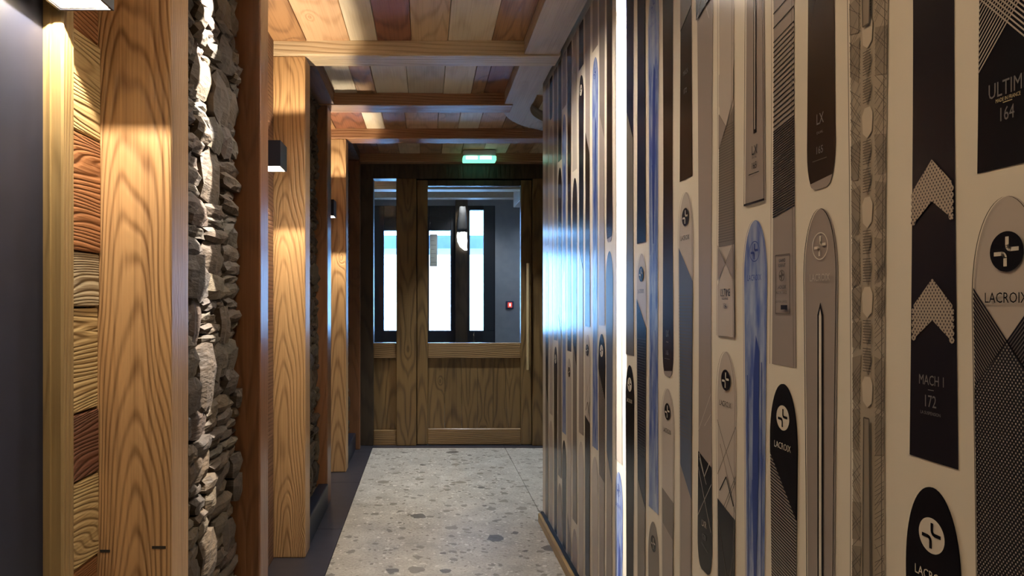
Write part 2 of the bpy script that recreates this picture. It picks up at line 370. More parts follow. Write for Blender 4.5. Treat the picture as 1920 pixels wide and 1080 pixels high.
BG = 'cross beams under the boarded ceiling'
def beam(y0, y1, x0, x1, mat, label, z0=ZB, bev=.007):
    bm = bmesh.new(); box(bm, x0, x1, y0, y1, z0, ZC + .02, bev=bev, seg=2)
    return tag(link('ceiling_beam', bm, mat), label, 'beam', BG)
beam(1.52, 1.66, -.9, .62, W_BEAM, 'cross beam over the near timber post, just above the picture')
beam(2.34, 2.48, -.9, .62, W_BEAM, 'cross beam over the slim reddish post by the near stone panel')
beam(3.195, 3.345, -.9, .62, W_BEAM, 'pale cross beam resting on the broad honey-coloured post')
beam(4.0, 4.165, -.9, .50, W_BEAMR, 'dark-faced cross beam meeting the curved end of the header')
beam(4.815, 4.97, -.9, XE, W_BEAMR, 'reddish cross beam on the farthest lamp post, before the exit sign')
beam(5.615, YD - .001, -.9, XE, W_BEAMR, 'dark red lintel beam right above the entrance door')
# wall plates over stone panels
for (a, c), lb in zip(BAYS, ('near', 'middle', 'far')):
    o = bx('wall_plate', (-.85, -.535, a + .03, c - .01 if c < 5 else c, ZB + .004, ZC + .01), W_PLATE)
    tag(o, 'dark timber plate along the top of the %s stone panel' % lb, 'beam', 'timber plates over stone panels')

# whitewashed header with a rounded end
bm = bmesh.new(); HZ0, HZ1 = ZB + .006, ZC + .015
RC, RW = .70, .158
prof = [(.45, YN), (.45, 4.03)] + [(.45 + RC - RC * math.cos(a), 4.03 + RC * math.sin(a)) for a in [math.radians(90 * k / 18) for k in range(1, 19)]] + [(XE, 4.03 + RC)]
prof_in = [(.45 + RW, YN), (.45 + RW, 4.03)] + [(.45 + RC - (RC - RW) * math.cos(a), 4.03 + (RC - RW) * math.sin(a)) for a in [math.radians(90 * k / 18) for k in range(1, 19)]] + [(XE, 4.03 + RC - RW)]
q = [[bm.verts.new((x, y, z)) for x, y in P for z in ()] for P in ()]
o0 = [bm.verts.new((x, y, HZ0)) for x, y in prof]; o1 = [bm.verts.new((x, y, HZ1)) for x, y in prof]
i0 = [bm.verts.new((x, y, HZ0)) for x, y in prof_in]; i1 = [bm.verts.new((x, y, HZ1)) for x, y in prof_in]
for k in range(len(prof) - 1):
    bm.faces.new((o0[k], o0[k + 1], i0[k + 1], i0[k])); bm.faces.new((o1[k], i1[k], i1[k + 1], o1[k + 1]))
    bm.faces.new((o0[k], o1[k], o1[k + 1], o0[k + 1])); bm.faces.new((i0[k], i0[k + 1], i1[k + 1], i1[k]))
bm.faces.new((o0[0], i0[0], i1[0], o1[0])); bm.faces.new((o0[-1], o1[-1], i1[-1], i0[-1]))
tag(link('header_beam', bm, W_HEAD), 'whitewashed header along the printed wall with a rounded far end', 'beam')

# ------------------------------------------------------------------ printed wall
def paint(name, rgb, rough=.21, **k): return flat(name, rgb, rough, spec=.1, **k)
M_PAPER = paint('paper_cream', (.66, .59, .48))
PM = {
 'black': paint('print_black', (.006, .006, .009)), 'ink': paint('print_ink', (.012, .011, .016)), 'silver': paint('print_silver', (.43, .37, .32)),
 'taupe': paint('print_taupe', (.27, .225, .20)), 'tauped': paint('print_taupe_dark', (.17, .145, .125)), 'cream': paint('print_cream', (.60, .53, .44)), 'grey': paint('print_grey', (.12, .105, .09)),
 'brown': paint('print_brown', (.022, .013, .010)), 'navy': paint('print_navy', (.012, .016, .035)), 'bluegrey': paint('print_bluegrey', (.09, .11, .16)), 'white': paint('print_white', (.75, .72, .68)),
 'blued': paint('print_blue_dark', (.035, .06, .22)), 'textgrey': paint('print_text_grey', (.16, .15, .15)), 'etchl': paint('etch_light', (.48, .41, .32)), 'etchm': paint('etch_mid', (.34, .285, .22)), 'etchd': paint('etch_dark', (.24, .20, .155)),
 'hair': paint('print_hairline', (.10, .085, .07)), 'yellow': paint('print_straw', (.5, .42, .25)),
}
def watercolour():
    m, t, b = new_mat('print_blue_wash'); L = t.links
    g = t.nodes.new('ShaderNodeNewGeometry'); mp = t.nodes.new('ShaderNodeMapping'); mp.inputs['Scale'].default_value = (1, 40, 9); L.new(g.outputs['Position'], mp.inputs['Vector'])
    n = t.nodes.new('ShaderNodeTexNoise'); n.inputs['Scale'].default_value = 1.2; n.inputs['Detail'].default_value = 6; L.new(mp.outputs[0], n.inputs['Vector'])
    cr = t.nodes.new('ShaderNodeValToRGB'); cr.color_ramp.elements[0].position = .33; cr.color_ramp.elements[1].position = .68
    cr.color_ramp.elements[0].color = (.07, .115, .33, 1); cr.color_ramp.elements[1].color = (.30, .36, .50, 1)
    L.new(n.outputs['Fac'], cr.inputs[0]); L.new(cr.outputs[0], b.inputs['Base Color']); b.inputs['Roughness'].default_value = .21
    return m
PM['blue'] = watercolour()
def dots(name, dark, light, sc, dens):
    m, t, b = new_mat(name); L = t.links
    g = t.nodes.new('ShaderNodeNewGeometry'); s = t.nodes.new('ShaderNodeSeparateXYZ'); L.new(g.outputs['Position'], s.inputs[0])
    u = math_node(t, 'MULTIPLY', math_node(t, 'ADD', s.outputs[1], math_node(t, 'MULTIPLY', s.outputs[2], .72)), sc)
    v = math_node(t, 'MULTIPLY', math_node(t, 'SUBTRACT', s.outputs[1], math_node(t, 'MULTIPLY', s.outputs[2], .72)), sc)
    k = math_node(t, 'MULTIPLY', math_node(t, 'GREATER_THAN', math_node(t, 'SINE', u), dens), math_node(t, 'GREATER_THAN', math_node(t, 'SINE', v), dens))
    mx = t.nodes.new('ShaderNodeMix'); mx.data_type = 'RGBA'; L.new(k, mx.inputs[0]); mx.inputs[6].default_value = (*dark, 1); mx.inputs[7].default_value = (*light, 1)
    L.new(mx.outputs[2], b.inputs['Base Color']); b.inputs['Roughness'].default_value = .21; return m
PM['weave'] = dots('print_weave', (.012, .012, .018), (.30, .26, .22), 1400, .2)
PM['mesh'] = dots('print_lattice', (.36, .30, .24), (.04, .03, .035), 1150, .1)

wall_right = bx('wall_right', (XR, XR + .12, YN, Y_SKI_END, 0, ZC), M_PAPER, kind='structure')
bx('baseboard_right', (XR - .016, XR, YN, Y_SKI_END - .02, 0, .052), M_BASE, kind='structure')
bx('trim_1', (XR - .030, XR - .016, YN, Y_SKI_END - .03, 0, .046), M_GOLD, kind='structure')

SKL = 1.46; TIP = .115
def hw_at(v, tail):
    if v > SKL - TIP:
        q = (v - (SKL - TIP)) / TIP
        return .0465 * math.sqrt(max(0, 1 - q ** 2.3))
    w = .035 + (.0465 - .035) * max(0, (v - .55) / (SKL - TIP - .55)) ** 1.6
    if v < .55: w = .035 + .0065 * ((.55 - v) / .55) ** 1.5
    if tail == 'round' and v < .07:
        w *= .42 + .58 * math.sqrt(max(0, 1 - ((.07 - v) / .07) ** 2))
    return w
def vsamples(tail):
    vs = [SKL - TIP + TIP * math.sin(math.radians(a)) for a in range(0, 91, 6)]
    vs += [SKL - TIP - k * .06 for k in range(1, 22) if SKL - TIP - k * .06 > .1] + [.1, .07, .05, .035, .022, .012, .005, 0]
    return sorted(set(round(v, 5) for v in vs if v >= 0))
def clip_half(poly, n, d):
    out = []
    for i in range(len(poly)):
        a, b2 = poly[i], poly[(i + 1) % len(poly)]
        da = n[0] * a[0] + n[1] * a[1] - d; db = n[0] * b2[0] + n[1] * b2[1] - d
        if da <= 0: out.append(a)
        if (da < 0 < db) or (db < 0 < da):
            s = da / (da - db); out.append((a[0] + s * (b2[0] - a[0]), a[1] + s * (b2[1] - a[1])))
    return out
def clip_to_ski(poly, tail, z0, zmin, zmax, inset=0.0):
    """cut a print shape to the ski's outline, slab by slab"""
    vs = vsamples(tail); res = []
    lo, hi = min(p[1] for p in poly), max(p[1] for p in poly)
    for a, c in zip(vs[:-1], vs[1:]):
        if c <= lo or a >= hi or z0 + c < zmin or z0 + a > zmax: continue
        wa, wc = max(hw_at(a, tail) - inset, 0), max(hw_at(c, tail) - inset, 0)
        p = clip_half(poly, (0, -1), -a); p = clip_half(p, (0, 1), c) if p else p
        if not p: continue
        k = (wc - wa) / (c - a)
        p = clip_half(p, (1, -k), wa - k * a)
        if p: p = clip_half(p, (-1, -k), wa - k * a)
        if p: p = clip_half(p, (0, 1), zmax - z0)
        if p: p = clip_half(p, (0, -1), -(zmin - z0))
        if len(p) >= 3: res.append(p)
    return res
LAY = .00035
def put(name, polys, mat, parent, yc, z0, layer, label=None):
    bm = bmesh.new()
    for p in polys:
        vs = [bm.verts.new((XR - .0004 - LAY * layer, yc - w, z0 + v)) for w, v in p]
        try: f = bm.faces.new(vs)
        except ValueError: continue
    bmesh.ops.remove_doubles(bm, verts=bm.verts, dist=1e-6)
    if not bm.faces: bm.free(); return None
    for f in bm.faces:
        f.normal_update()
        if f.normal.x > 0: f.normal_flip()
    me = bpy.data.meshes.new(name); bm.to_mesh(me); bm.free(); me.materials.append(mat)
    o = bpy.data.objects.new(name, me); COL.objects.link(o); o.parent = parent
    if label: o['label'] = label
    return o
_fc = {}
def glyphs(text):
    if text in _fc: return _fc[text]
    cu = bpy.data.curves.new('lettering', 'FONT'); cu.body = text; cu.resolution_u = 2
    ob = bpy.data.objects.new('lettering', cu); COL.objects.link(ob)
    me = bpy.data.meshes.new_from_object(ob.evaluated_get(bpy.context.evaluated_depsgraph_get()))
    bpy.data.objects.remove(ob); bpy.data.curves.remove(cu)
    vs = [(v.co.x, v.co.y) for v in me.vertices]; fs = [tuple(p.vertices) for p in me.polygons]
    x0, x1 = min(v[0] for v in vs), max(v[0] for v in vs); y0, y1 = min(v[1] for v in vs), max(v[1] for v in vs)
    vs = [((x - (x0 + x1) / 2) / (x1 - x0), (y - (y0 + y1) / 2) / (y1 - y0)) for x, y in vs]
    bpy.data.meshes.remove(me)
    _fc[text] = (vs, fs); return _fc[text]
class Ski:
    def __init__(s, yc, z0, mat, tail='flat', label='', zmin=.055, zmax=2.32):
        s.yc, s.z0, s.tail, s.zmin, s.zmax = yc, z0, tail, zmin, zmax; s.n = 2
        body = clip_to_ski([(-.1, 0), (.1, 0), (.1, SKL), (-.1, SKL)], tail, z0, zmin, zmax)
        s.o = put('ski_print', body, PM[mat], wall_right, yc, z0, 1, label)
    def poly(s, polys, mat, name='ski_pattern', lay=None, inset=0.0):
        if not s.o: return
        s.n += 1; out = []
        for p in polys: out += clip_to_ski(p, s.tail, s.z0, s.zmin, s.zmax, inset)
        if out: put(name, out, PM[mat], s.o, s.yc, s.z0, lay or s.n)
    def lines(s, segs, wid, mat, **k):
        P = []
        for a, b2 in segs:
            dx, dy = b2[0] - a[0], b2[1] - a[1]; l = math.hypot(dx, dy) or 1; nx, ny = -dy / l * wid / 2, dx / l * wid / 2
            P.append([(a[0] + nx, a[1] + ny), (b2[0] + nx, b2[1] + ny), (b2[0] - nx, b2[1] - ny), (a[0] - nx, a[1] - ny)])
        s.poly(P, mat, **k)
    def outline(s, mat='hair', wid=.0013):
        vs = [v for v in vsamples(s.tail)]; P = []
        for sg in (-1, 1):
            for a, c in zip(vs[:-1], vs[1:]):
                wa, wc = hw_at(a, s.tail), hw_at(c, s.tail)
                P.append([(sg * wa, a), (sg * wc, c), (sg * max(0, wc - wid), c if wc else c - wid), (sg * max(0, wa - wid), a)])
        s.poly(P, mat, name='ski_edge')
    def text(s, txt, v, width, height, mat, w=0):
        if not s.o or not (s.zmin < s.z0 + v < s.zmax): return
        s.n += 1; vs, fs = glyphs(txt)
        put('lettering', [[(w + vs[i][0] * width, v + vs[i][1] * height) for i in f] for f in fs], PM[mat], s.o, s.yc, s.z0, s.n, )
    def emblem(s, disc, cross, ring=False, d=.060, r=.022):
        v = SKL - d
        if not s.o or not (s.zmin < s.z0 + v < s.zmax): return
        s.n += 1
        c = [(r * math.cos(2 * math.pi * k / 36), v + r * math.sin(2 * math.pi * k / 36)) for k in range(36)]
        if ring:
            ri = r - .0016; ci = [(ri * math.cos(2 * math.pi * k / 36), v + ri * math.sin(2 * math.pi * k / 36)) for k in range(36)]
            put('emblem_ring', [[c[k], c[(k + 1) % 36], ci[(k + 1) % 36], ci[k]] for k in range(36)], PM[disc], s.o, s.yc, s.z0, s.n)
        else: put('emblem_disc', [c], PM[disc], s.o, s.yc, s.z0, s.n)
        s.n += 1; P = []
        def stroke(pts, wd=.0044):
            for a, b2 in zip(pts[:-1], pts[1:]):
                dx, dy = b2[0] - a[0], b2[1] - a[1]; l = math.hypot(dx, dy); nx, ny = -dy / l * wd / 2, dx / l * wd / 2; ex, ey = dx / l * .0006, dy / l * .0006
                P.append([(a[0] + nx - ex, v + a[1] + ny - ey), (b2[0] + nx + ex, v + b2[1] + ny + ey), (b2[0] - nx + ex, v + b2[1] - ny + ey), (a[0] - nx - ex, v + a[1] - ny - ey)])
        q = r / .022
        stroke([(x * q, y * q) for x, y in ((.0012, .0155), (.0012, .0065), (.0018, .0045), (.0033, .0028), (.0055, .0022), (.0155, .0022))])
        stroke([(x * q, y * q) for x, y in ((-.0155, -.0022), (-.0055, -.0022), (-.0033, -.0028), (-.0018, -.0045), (-.0012, -.0065), (-.0012, -.0155))])
        put('emblem_cross', P, PM[cross], s.o, s.yc, s.z0, s.n)
    def brand(s, mat, d=.110): s.text('LACROIX', SKL - d, .056, .0115, mat)

T = SKL
def d_fan_light(yc, z0):
    s = Ski(yc, z0, 'silver', label='silver ski print with round cross emblem over crossing line fans')
    a = T - .104; k = 1.25
    segs = []
    for i in range(22):
        o = i * .0052
        for sg in (-1, 1): segs.append(((-.06 * sg, a + .017 * k - o), (.06 * sg, a + .017 * k - o - .12 * k)))
    s.lines(segs, .0021, 'ink')
    s.poly([[(0, a - .054), (.06, a - .054 - .06 * k), (.06, 0), (-.06, 0), (-.06, a - .054 - .06 * k)]], 'weave')
    s.emblem('black', 'cream'); s.brand('black'); s.outline()
def d_fan_dark(yc, z0):
    s = Ski(yc, z0, 'black', label='black ski tail print with pale crossing line fans above the model name')
    k = 1.1; ap = .157
    segs = []
    for i in range(30):
        o = i * .0062
        segs.append(((-.05, ap - .05 * k + o), (.05, ap + .05 * k + o))); segs.append(((.05, ap - .05 * k + o), (-.05, ap + .05 * k + o)))
    s.lines(segs, .0016, 'silver')
    s.text('ULTIME', .087, .052, .0165, 'textgrey', w=.002); s.text('MADE IN FRANCE', .0745, .032, .0042, 'yellow', w=.002); s.lines([((-.004, .0705), (.008, .0705))], .0009, 'yellow'); s.text('164', .058, .018, .015, 'textgrey', w=.002)
def d_mach(yc, z0):
    s = Ski(yc, z0, 'ink', label='black ski tail print with two lattice chevrons')
    for base in (.151, .299):
        h = .077; th = .044; P = [[(-.033, base), (-.033, base + th), (0, base + h), (0, base + h - th - .008)], [(0, base + h - th - .008), (0, base + h), (.033, base + th), (.033, base)]]
        s.poly(P, 'mesh', inset=.001)
        D = []
        for sg in (-1, 1):
            for q in range(5):
                c = (sg * .0325, base + .002 + q * .0085)
                D.append([(c[0] + .0042 * math.cos(t * math.pi / 4), c[1] + .0042 * math.sin(t * math.pi / 4)) for t in range(8)])
        s.poly(D, 'mesh', name='ski_pattern', inset=-.004)
    s.text('MACH 1', .101, .042, .0125, 'textgrey'); s.lines([((-.005, .089), (.005, .089))], .0009, 'textgrey'); s.text('172', .075, .019, .015, 'textgrey'); s.text('LA SUSPENSION', .060, .034, .004, 'textgrey')
def d_black(yc, z0, stripe=True, txt=True, label='black ski tip print with white round emblem', low='taupe'):
    s = Ski(yc, z0, 'black', label=label)
    if stripe:
        s.poly([[(-.06, T - .115), (.06, T - .245), (.06, 0), (-.06, 0)]], low)
        s.lines([((-.05, T - .12 - i * .0056), (.05, T - .12 - i * .0056 - .018)) for i in range(70)], .0026, 'ink')
        s.poly([[(-.06, T - .0), (.06, T), (.06, T - .245), (-.06, T - .115)]], 'black')
    s.emblem('cream', 'black')
    if txt: s.brand('cream')
def d_groove(yc, z0, txt=True):
    s = Ski(yc, z0, 'taupe', label='taupe ski tip print with outlined emblem and pale centre groove')
    s.poly([[(-.0085, 0), (.0085, 0), (.0085, T - .17), (0, T - .150), (-.0085, T - .17)]], 'black')
    s.poly([[(-.0035, 0), (.0035, 0), (.0035, T - .172), (0, T - .160), (-.0035, T - .172)]], 'cream')
    s.emblem('cream', 'cream', ring=True)
    if txt: s.brand('silver')
    s.outline('black', .002)
def d_lx_black(yc, z0, txt=True):
    s = Ski(yc, z0, 'brown', tail='round', label='dark brown rounded ski tail print with small model lettering')
    s.poly([[(-.06, 0), (.06, 0), (.06, .020), (-.06, .008)]], 'taupe')
    if txt: s.text('LX', .112, .020, .017, 'textgrey'); s.text('DUAL', .090, .018, .004, 'textgrey'); s.text('165', .062, .018, .012, 'textgrey'); s.lines([((-.02, .046), (.02, .046))], .001, 'grey')
def d_lx_silver(yc, z0):
    s = Ski(yc, z0, 'taupe', label='silver ski tail print with dark centre groove and model lettering')
    s.poly([[(-.006, .135), (.006, .135), (.005, T), (-.005, T)]], 'black'); s.poly([[(-.002, .142), (.002, .142), (.002, T), (-.002, T)]], 'silver')
    s.text('LX', .103, .022, .017, 'black'); s.text('DUAL', .089, .018, .004, 'black'); s.text('165', .073, .018, .013, 'black'); s.lines([((-.022, .058), (.02, .058))], .0016, 'black')
    s.lines([((-.06, .001), (.06, .001))], .006, 'black'); s.outline('black', .0016)
def d_blue(yc, z0, txt=True):
    s = Ski(yc, z0, 'blue', label='blue watercolour ski print')
    s.poly([[(-.010, T - .5), (.014, T - .5), (.018, T - .25), (.004, T - .22), (-.006, T - .3)], [(-.012, T - .5), (.014, T - .5), (.004, T - .72), (-.003, T - .72)]], 'blued')
    s.lines([((-.03, T - .3), (-.026, T - .75)), ((.027, T - .27), (.025, T - .9)), ((-.018, .05), (-.018, .6)), ((.016, .05), (.016, .5))], .003, 'blued')
    s.emblem('blued', 'blued', ring=True, r=.020)
    if txt: s.brand('blued')
    s.outline('blued', .0013)
def d_ultime_light(yc, z0):
    s = Ski(yc, z0, 'silver', label='pale ski tail print with dark hatched crossing triangles')
    s.poly([[(-.06, .19), (.06, .19), (.06, .50), (0, .44), (-.06, .50)]], 'tauped')
    s.lines([((-.05, .20 + i * .0056), (.05, .20 + i * .0056)) for i in range(44)], .002, 'grey')
    s.poly([[(-.06, .53), (0, .44), (.06, .53), (.06, .56), (-.06, .56)]], 'silver'); s.poly([[(-.06, .50), (-.0, .44), (-.035, .40), (-.06, .43)]], 'taupe')
    s.poly([[(-.06, .085), (-.0, .153), (.06, .085), (.06, .0), (-.06, .0)]], 'silver')
    s.poly([[(-.06, .21), (-.06, .098), (-.0, .153)], [(.06, .21), (.06, .098), (.0, .153)]], 'taupe')
    s.lines([((-.05, .10 + i * .005), (-.0, .10 + i * .005)) for i in range(0)] or [((-.05, .205), (0, .153)), ((0, .153), (.05, .205))], .0016, 'grey')
    s.text('ULTIME', .092, .046, .0155, 'black'); s.text('MADE IN FRANCE', .079, .030, .004, 'black'); s.text('164', .064, .014, .011, 'black'); s.outline()
def d_lines(yc, z0, txt=True, low='ink'):
    s = Ski(yc, z0, 'silver', label='silver ski tip print with black emblem and thin crossing lines')
    s.lines([((-.045, T - .15), (.045, T - .27)), ((.045, T - .15), (-.045, T - .27)), ((.045, T - .25), (-.02, T - .34)), ((-.03, T - .2), (.045, T - .33)), ((-.01, T - .34), (.045, T - .26))], .0016, 'hair')
    s.lines([((-.032, T - .30), (0, T - .263)), ((0, T - .263), (.035, T - .315))], .003, 'black')
    s.poly([[(-.06, T - .315), (.06, T - .345), (.06, T - .95), (-.06, T - .95)]], low)
    s.lines([((-.04, T - .36), (.04, T - .56)), ((.04, T - .4), (-.04, T - .66))], .0015, 'hair')
    s.emblem('black', 'cream')
    if txt: s.brand('black')
    s.outline()
def d_lxr(yc, z0, txt=True):
    s = Ski(yc, z0, 'taupe', tail='round', label='taupe ski print with black tail crossed by white lines')
    s.poly([[(-.06, 0), (.06, 0), (.06, .238), (-.06, .272)]], 'black')
    s.lines([((-.04, .235), (.035, .10)), ((.04, .21), (-.04, .115)), ((-.045, .30), (.045, .42)), ((-.0, .33), (.045, .37)), ((-.03, .25), (.01, .20))], .0016, 'silver'); s.lines([((-.03, .262), (0, .215)), ((0, .215), (.03, .255))], .0028, 'silver')
    if txt: s.text('LXR', .108, .026, .014, 'silver'); s.text('178', .078, .018, .013, 'textgrey'); s.lines([((-.015, .062), (.02, .05))], .001, 'textgrey')
    s.poly([[(-.06, T), (.06, T), (.06, T - .17), (-.06, T - .20)]], 'ink'); s.lines([((-.04, T - .2), (.02, T - .1)), ((.03, T - .22), (-.02, T - .12))], .002, 'silver')
def d_band(yc, z0):
    s = Ski(yc, z0, 'silver', label='silver ski tip print with black emblem and dark taupe band lower down')
    s.poly([[(-.06, T - .265), (.06, T - .29), (.06, T - .39), (-.06, T - .355)]], 'tauped'); s.poly([[(-.06, T - .355), (.06, T - .39), (.06, 0), (-.06, 0)]], 'taupe')
    s.emblem('black', 'cream'); s.brand('black'); s.outline()
def d_dark_tail(yc, z0):
    s = Ski(yc, z0, 'brown', label='dark brown ski tail print with faint lettering')
    s.poly([[(-.06, .36), (.06, .42), (.06, .62), (-.06, .58)]], 'grey')
    s.text('MACH', .26, .030, .012, 'textgrey'); s.text('172', .215, .02, .012, 'textgrey')
    s.lines([((-.04, .66 + i * .02), (.04, .72 + i * .02)) for i in range(5)], .0025, 'taupe')
def d_diag(yc, z0, txt=True, low='bluegrey', low2='taupe'):
    s = Ski(yc, z0, 'silver', label='pale ski tip print with diagonal dark lower part')
    s.poly([[(-.06, T - .118), (.06, T - .232), (.06, T - .76), (-.06, T - .645)]], low)
    s.poly([[(-.06, T - .645), (.06, T - .76), (.06, 0), (-.06, 0)]], low2)
    s.lines([((-.05, T - .25 - i * .008), (.05, T - .25 - i * .008)) for i in range(44)], .0012, 'grey')
    s.emblem('black', 'cream')
    if txt: s.brand('black')
    s.outline()
def d_stripe(yc, z0):
    s = Ski(yc, z0, 'taupe', label='taupe ski tail print with dense diagonal stripes and a framed panel')
    segs = []; v = .272
    while v < .95:
        segs.append(((-.05, v - .008), (.05, v + .008))); v += .0044 if v < .425 else (.0090 if v < .58 else .026)
    s.lines(segs, .0021, 'ink')
    x0, x1, a, c = -.027, .022, .092, .196
    s.lines([((x0, a), (x1, a)), ((x1, a), (x1, c)), ((x1, c), (x0, c)), ((x0, c), (x0, a))], .0018, 'hair')
    s.text('GRAND', .186, .022, .006, 'ink', w=-.003); s.text('FORMAT', .177, .024, .006, 'ink', w=-.003); s.text('LACROIX', .139, .030, .0065, 'ink', w=-.003); s.text('MADE IN FRANCE', .129, .036, .0045, 'ink', w=-.003); s.text('EDITION LIMITEE', .113, .038, .004, 'hair', w=-.003)
    s.poly([[(-.004, .099), (.018, .099), (.018, .107), (-.004, .107)]], 'ink')
    e = SKL - .159; s.emblem('hair', 'hair', ring=True, d=e, r=.010)
    s.outline()
def d_etched(yc, z0):
    s = Ski(yc, z0, 'etchm', label='etched ski print of faceted pencil shapes with a centre groove')
    r = random.Random(5); v = .02; Ps, Pc, Ph, L1, L2 = [], [], [], [], []
    while v < T - .03:
        h = r.uniform(.045, .08)
        for sg in (-1, 1):
            if r.random() < .75:
                x1 = r.uniform(.016, .024); Ps.append([(sg * x1, v), (sg * .045, v + r.uniform(-.01, .02)), (sg * .045, v + h * .8), (sg * r.uniform(.014, .02), v + h * .9)])
            for i in range(11): L1.append(((sg * .016, v + i * .006), (sg * .045, v + i * .006 + r.choice((-.03, .02, .035)))))
        v += h
    v = .60
    while v < 1.13:
        Pc.append([(0, v), (.010, v + .008), (.012, v + .034), (.006, v + .044), (-.006, v + .044), (-.012, v + .034), (-.010, v + .008)])
        v += .048
        for q in range(2):
            Ph.append([(0, v), (.009, v + .022), (0, v + .04), (-.009, v + .022)])
            for i in range(9): y = v + .004 + i * .004; L2.append(((-.009, y), (.009, y)))
            v += .04
    s.poly(Ps, 'etchd'); s.lines(L1, .0007, 'hair'); s.poly(Pc, 'etchl'); s.poly(Ph, 'etchd'); s.lines([l for l in L2], .0011, 'hair')
    for a, c, w1, w2 in ((.02, .585, .012, .006), (1.145, T - .03, .007, .016)):
        s.poly([[(-w1, a), (w1, a), (w2, c), (-w2, c)]], 'etchd'); s.lines([((-w1, a), (-w2, c)), ((w1, a), (w2, c)), ((-w2, c), (w2, c)), ((-w1, a), (w1, a))], .0022, 'hair')
    s.outline('hair', .0015)
def d_plain(yc, z0, mat, low=None, emb=None, label=None, tail='flat'):
    s = Ski(yc, z0, mat, tail=tail, label=label or 'plain %s ski print on the far stretch of the wall' % {'ink': 'black', 'tauped': 'brown', 'etchm': 'beige', 'bluegrey': 'slate blue'}.get(mat, mat))
    if low: s.poly([[(-.06, T * .55), (.06, T * .43), (.06, 0), (-.06, 0)]], low)
    if emb: s.emblem(*emb)
    if hw_at(.5, 'flat') and mat in ('silver', 'cream', 'taupe'): s.outline()

def zj(px, y): return CAM_H + XR * (567 - y) / (px - 800)
PER = SKL + .032
# (distance along the wall, height of the gap between two skis, print above, print below)
COLS = [
 (.628, 1.00, d_mach, d_groove), (.751, zj(1890, 340), d_fan_dark, d_fan_light), (.862, zj(1750, 890), d_mach, lambda y, z: d_black(y, z)),
 (.988, None, None, d_etched), (1.107, zj(1540, 372), d_lx_black, d_groove), (1.222, zj(1471, 703), d_stripe, lambda y, z: d_black(y, z, label='black ski tip print over slanting stripes, tallest of its column')),
 (1.328, zj(1417, 397), d_lx_silver, d_blue), (1.455, zj(1364, 645), d_ultime_light, d_lines), (1.568, zj(1322, 1085), d_lxr, d_groove), (1.683, zj(1287, 348), d_dark_tail, d_diag),
 (1.809, zj(1252, 717), d_lx_black, d_band), (1.923, zj(1226, 968), d_blue, lambda y, z: d_plain(y, z, 'tauped', None, ('black', 'silver'))),
 (2.030, zj(1204, 465), lambda y, z: d_diag(y, z, False, 'tauped', 'navy'), lambda y, z: d_diag(y, z, True, 'navy', 'tauped')), (2.148, zj(1181, 675), lambda y, z: d_plain(y, z, 'navy', 'grey'), lambda y, z: d_black(y, z, False, label='black ski tip print right beside the bright slit of light')),
 (2.270, zj(1160, 875), lambda y, z: d_plain(y, z, 'silver'), d_blue), (2.388, zj(1143, 462), lambda y, z: d_lx_black(y, z, False), lambda y, z: d_plain(y, z, 'bluegrey', 'taupe')),
 (2.489, zj(1129, 618), lambda y, z: d_plain(y, z, 'tauped', 'taupe'), lambda y, z: d_black(y, z, True, False, label='black ski tip print above faded stripes, far stretch')), (2.59, zj(1116, 100), lambda y, z: d_plain(y, z, 'taupe'), lambda y, z: d_blue(y, z, False)),
 (2.71, zj(1102, 620), lambda y, z: d_plain(y, z, 'taupe', 'brown'), lambda y, z: d_lines(y, z, False)), (2.824, zj(1090, 134), lambda y, z: d_plain(y, z, 'navy'), lambda y, z: d_plain(y, z, 'ink', 'taupe', ('cream', 'black'))),
 (2.946, zj(1078, 985), lambda y, z: d_plain(y, z, 'brown', 'tauped'), lambda y, z: d_plain(y, z, 'taupe')), (3.06, zj(1067, 665), lambda y, z: d_plain(y, z, 'brown'), lambda y, z: d_plain(y, z, 'silver', 'tauped', ('black', 'cream'))),
 (3.174, zj(1058, 208), lambda y, z: d_plain(y, z, 'taupe'), lambda y, z: d_blue(y, z, False)), (3.276, zj(1050, 900), lambda y, z: d_plain(y, z, 'brown', 'tauped'), lambda y, z: d_plain(y, z, 'taupe')),
 (3.384, zj(1042, 644), lambda y, z: d_plain(y, z, 'tauped'), lambda y, z: d_plain(y, z, 'ink', None, ('cream', 'black'))), (3.507, zj(1033.5, 230), lambda y, z: d_plain(y, z, 'ink', None, None, None, 'round'), lambda y, z: d_plain(y, z, 'silver')),
 (3.63, zj(1025.5, 1000), lambda y, z: d_plain(y, z, 'ink', 'tauped'), lambda y, z: d_plain(y, z, 'taupe')),
]
for i, (yc, z, up, dn) in enumerate(COLS):
    if z is None: dn(yc, .43); continue
    up(yc, z + .016); dn(yc, z - .016 - SKL)
    if z + .016 + SKL + .1 < 2.3: d_plain(yc, z + .048 + SKL, 'ink' if i % 2 else 'silver')
    if z - .048 - SKL > .15: d_plain(yc, z - .048 - 2 * SKL, 'silver' if i % 2 else 'ink')

# ------------------------------------------------------------------ walls round the lobby
bx('wall_far', (1.05, XE, YD, YD + .12, 0, ZC), W_DOOR, kind='structure')
bx('wall_far', (-1.0, -.549, YD, YD + .12, 0, ZC), M_BROWNWALL, kind='structure')
bx('wall_far', (-1.0, XE, YD, YD + .12, ZB, ZC + .1), M_BROWNWALL, kind='structure')
bx('wall_east', (XE, XE + .1, Y_SKI_END - .7, YD + .12, 0, ZC + .1), M_BROWNWALL, kind='structure')
bx('wall_south', (XR + .12, XE, Y_SKI_END - .7, Y_SKI_END - .6, 0, ZC + .1), M_BROWNWALL, kind='structure')
bx('wall_near', (-1.0, XR + .12, YN - .1, YN, 0, ZC + .1), M_BROWNWALL, kind='structure')

